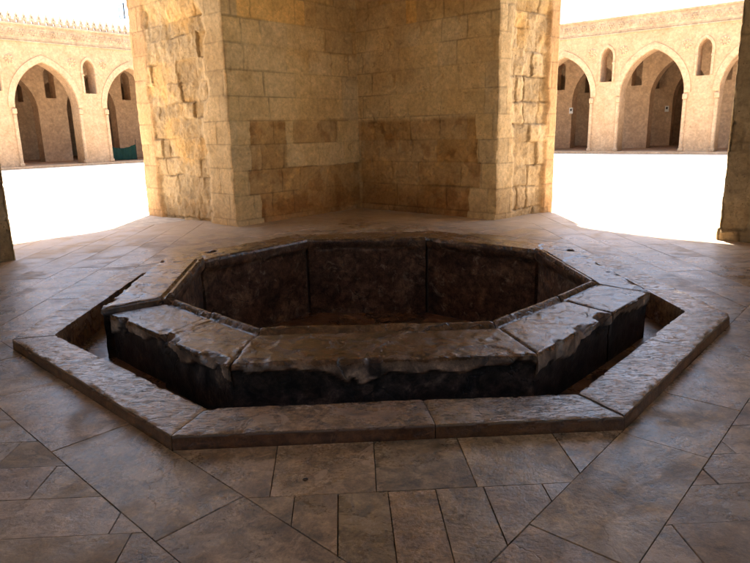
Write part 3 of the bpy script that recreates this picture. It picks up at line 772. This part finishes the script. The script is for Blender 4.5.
# ------------------------------------------------------------------ arcades
PER = 5.1; HW = 1.68; SPR = 3.2; RISE = 2.35; TOPZ = 6.55
A0 = math.radians(45-2.234)
def rosette(cx, cz, r, petals, y=-.0, d=.035):
    """raised carved flower: ring, petals, boss (bmesh geometry in facade frame)"""
    bm = bmesh.new()
    def disc(x, z, rad, h, n=12, base=0, sq=1):
        g = bmesh.ops.create_cone(bm, cap_ends=True, segments=n, radius1=rad, radius2=rad*.7, depth=h,
            matrix=Matrix.Translation((x, y-base-h/2, z)) @ Matrix.Rotation(math.pi/2, 4, 'X'))
    disc(cx, cz, r, d*.5, 24)
    for k in range(petals):
        a = 2*math.pi*k/petals; disc(cx+math.cos(a)*r*.62, cz+math.sin(a)*r*.62, r*.24, d, 8, d*.4)
    disc(cx, cz, r*.22, d*1.2, 10, d*.4)
    return bm
def arcade(name, D, n_, ang, centres, u0, u1, cren, label):
    root = empty(name, (n_[0]*D, n_[1]*D, 0), ang, label=label, cat='building')
    # outline comb with arch openings
    def comb(cs, hw, spr, rise, top, a, b, z0):
        out = [(a, z0)]
        for c in cs:
            out += [(c-hw, z0), (c-hw, spr)]+arch_pts(c, hw, spr, rise)[1:-1]+[(c+hw, spr), (c+hw, z0)]
        return out+[(b, z0), (b, top), (a, top)]
    wins = [c+PER/2 for c in centres if c+PER/2 < u1-.6]
    def wl(c, hw=.32, z0=4.0, spr=5.35, rise=.5): return [(c-hw, z0)]+arch_pts(c, hw, spr, rise, 6)+[(c+hw, z0)]
    shape('facade_wall', [comb(centres, HW, SPR, RISE, TOPZ, u0, u1, -.02)]+[wl(c) for c in wins], .85, M_FAC, root)
    for dep in (5.3, 10.4):
        shape('inner_arcade', [comb(centres, HW-.02, SPR, RISE, 7.0, u0+.02, u1-.02, 0)]+[wl(c) for c in wins], .8, M_INN, root, y0=dep)
    bm = bmesh.new(); box(bm, ((u0+u1)/2, 15.6, 3.5), (u1-u0, .4, 7.2)); bm_obj('back_wall', bm, M_INN, root)
    for e in (u0+.2, u1-.2):
        bm = bmesh.new(); box(bm, (e, 8.1, 3.5), (.38, 14.4, 7.1)); bm_obj('end_wall', bm, M_INN, root)
    bm = bmesh.new(); box(bm, ((u0+u1)/2, 7.95, 7.15), (u1-u0+.2, 15.6, .3)); bm_obj('roof', bm, M_FAC, root)
    bm = bmesh.new(); box(bm, ((u0+u1)/2, 7.3, .0), (u1-u0, 16.4, .16), .02); bm_obj('floor_step', bm, M_FAC, root)
    # frieze: background band + carved row + cornices
    bm = bmesh.new(); um = (u0+u1)/2; Lh = u1-u0
    box(bm, (um, .30, 6.98), (Lh+.1, .64, .84)); box(bm, (um, .24, 6.57), (Lh+.12, .64, .07), .01); box(bm, (um, .24, 7.41), (Lh+.14, .68, .08), .01)
    box(bm, (um, .27, 6.68), (Lh+.11, .62, .03)); box(bm, (um, .27, 7.28), (Lh+.11, .62, .03))
    u = u0+.3; q = 0
    while u < u1:
        bmr = rosette(u, 6.98, .21, 6, -.02, .05); tmp = bpy.data.meshes.new('t'); bmr.to_mesh(tmp); bmr.free(); bm.from_mesh(tmp); bpy.data.meshes.remove(tmp)
        box(bm, (u+.27, -.02, 7.12), (.05, .05, .22)); box(bm, (u+.27, -.02, 6.84), (.14, .05, .05))
        u += .54; q += 1
    bm_obj('frieze', bm, M_FRZ, root)
    for c in centres:
        # raised band following each arch
        o_ = arch_pts(c, HW+.34, SPR, RISE+.36); i_ = arch_pts(c, HW+.03, SPR, RISE+.03)
        shape('arch_moulding', [o_+[(c+HW+.03, SPR)]+i_[::-1][1:]], .05, M_FACL, root, y0=-.05)
        for s in (-1, 1):
            bm = bmesh.new(); x = c+s*(HW+.10)
            bmesh.ops.create_cone(bm, cap_ends=True, segments=12, radius1=.10, radius2=.10, depth=2.65, matrix=Matrix.Translation((x, -.02, 1.48)))
            box(bm, (x, -.0, 2.98), (.25, .26, .3), .04); box(bm, (x, 0, .17), (.25, .26, .18), .03)
            bm_obj('column', bm, M_FACL, root)
    for c in wins:
        o_ = [(c-.47, 5.05)]+arch_pts(c, .47, 5.35, .66, 8)+[(c+.47, 5.05)]; i_ = [(c-.34, 5.05)]+arch_pts(c, .34, 5.35, .53, 8)+[(c+.34, 5.05)]
        shape('window_surround', [o_+i_[::-1]], .05, M_FACL, root, y0=-.05)
        for s in (-1, 1):
            bm = bmesh.new(); bmesh.ops.create_cone(bm, cap_ends=True, segments=10, radius1=.07, radius2=.07, depth=.95, matrix=Matrix.Translation((c+s*.40, -.015, 4.5)))
            box(bm, (c+s*.40, 0, 5.0), (.17, .2, .1), .01); bm_obj('colonnette', bm, M_FACL, root)
            bm_obj('roundel', rosette(c+s*.90, 5.62, .30, 8, 0, .05), M_FACL, root)
    if cren:
        loops = []; u = u0; out = [(u0, 7.45)]; base = 7.64
        out = [(u0, 7.45), (u1, 7.45), (u1, base)]
        u = u1
        while u > u0+.3:
            out += [(u-.05, base), (u-.05, base+.16), (u-.10, base+.16), (u-.10, base+.28), (u-.16, base+.28), (u-.16, base+.40), (u-.22, base+.40), (u-.22, base+.28), (u-.28, base+.28), (u-.28, base+.16), (u-.33, base+.16), (u-.33, base)]
            loops.append([(u-.24, base-.13), (u-.14, base-.13), (u-.14, base-.02), (u-.19, base+.05), (u-.24, base-.02)])
            loops.append([(u-.21, base+.13), (u-.17, base+.13), (u-.17, base+.24), (u-.21, base+.24)])
            u -= .38
        out += [(u0, base)]
        shape('crenellation', [out]+loops, .16, M_CREN, root, y0=.05)
    return root
cL = [11.33+PER*k for k in range(-3, 5)]; cR = [-7.6+PER*k for k in range(-4, 3)]
nL = (-math.cos(A0), math.sin(A0)); nR = (math.sin(A0), math.cos(A0))
AL = math.atan2(math.cos(A0), math.sin(A0)); AR = math.atan2(-math.sin(A0), math.cos(A0))
arcade('arcade_building', 33, nL, AL, cL, cL[0]-PER/2, 33, True, 'plastered arcade with crenellated parapet across the courtyard, left of the central pier')
arcade('arcade_building', 33, nR, AR, cR, -33, cR[-1]+PER/2, False, 'plastered arcade with carved rosette frieze across the courtyard, right of the central pier')
# arcades beyond the court, behind the camera side, close the court with simple walls
def on_fac(side, u, d, z=0):
    D = 33+d; n_, a_ = (nL, AL) if side == 'L' else (nR, AR)
    return (n_[0]*D+math.cos(a_)*u, n_[1]*D+math.sin(a_)*u, z), a_
# small white notices inside the arcades
def notice(side, u, d, z, label):
    p, a = on_fac(side, u, d, z); r = empty('wall_notice', p, a, label=label, cat='sign', group='white notices on the arcade walls')
    bm = bmesh.new(); box(bm, (0, 0, 0), (.26, .03, .40), .005); bm_obj('board', bm, M_WHITE, r)
    bm = bmesh.new(); box(bm, (0, -.018, .05), (.12, .012, .16)); bm_obj('printed_panel', bm, M_METAL, r)
notice('L', 11.55, 10.38, 2.45, 'small white notice on the wall inside the arch at far left')
notice('L', 17.6, 10.38, 2.45, 'small white notice on the wall above the green canvas')
notice('R', -14.4, 5.28, 2.6, 'small white notice in the arch touching the right side of the central pier')
notice('R', -9.6, 10.38, 2.6, 'small white notice in the middle of the full arch at right')
# green canvas in the left arch
p, a = on_fac('L', 15.75, 1.2)
g = empty('canvas_sheet', p, a, label='dark green canvas sheet hanging low in the arch beside the central pier', cat='tarpaulin')
uu, vv = np.meshgrid(np.linspace(0, 1, 40), np.linspace(0, 1, 16), indexing='ij')
X = -.7+1.9*uu; Z = .1+.95*vv-.22*np.sin(uu*math.pi)*vv; Y = .06*np.sin(uu*31)*(.4+vv*.6)+.03*noise(uu*9, vv*5, 0, 4)
me = np_mesh('cloth', np.stack([X, Y, Z], -1).reshape(-1, 3), grid_faces(40, 16))
o = link('cloth', me, M_GREEN, g); md = o.modifiers.new('thickness', 'SOLIDIFY'); md.thickness = .01
bm = bmesh.new()
bm.free()
for x in (-.72, 1.22):
    bm = bmesh.new(); bmesh.ops.create_cone(bm, cap_ends=True, segments=8, radius1=.02, radius2=.02, depth=1.3, matrix=Matrix.Translation((x, 0, .7)))
    bm_obj('post', bm, M_METAL, g)
# wire bracket on the arris of the central pier
b_ = empty('wall_bracket', (-4.30, 7.02, 3.85), math.radians(135), label='thin dark metal bracket on the outer left edge of the central pier', cat='bracket')
bm = bmesh.new()
for c, s in (((.09, 0, .12), (.2, .008, .008)), ((.09, 0, -.12), (.2, .008, .008)), ((.185, 0, 0), (.008, .008, .25)), ((.0, 0, 0), (.01, .02, .28))): box(bm, c, s)
bm_obj('frame', bm, M_METAL, b_)
# dark pebbles on the pavement at the bottom edge
def pebble(x, y, r, seed, label):
    bm = bmesh.new(); bmesh.ops.create_icosphere(bm, subdivisions=3, radius=r)
    for v in bm.verts:
        k = 1+.25*float(noise(v.co.x/r+seed, v.co.y/r, v.co.z/r, seed)); v.co = Vector((v.co.x*k, v.co.y*k*.8, v.co.z*k*.45))
    o = bm_obj('pebble', bm, M_GAP, None, True, label=label, cat='stone'); o.location = (x, y, r*.40)
pebble(-.30, -3.86, .022, 3, 'small dark pebble on the pavement at the bottom edge, below the middle of the basin')
pebble(-2.0, -3.75, .03, 5, 'dark rounded stone on the pavement in the bottom left corner')
pebble(-.46, -3.22, .012, 8, 'tiny dark pebble just in front of the kerb, left of the middle')
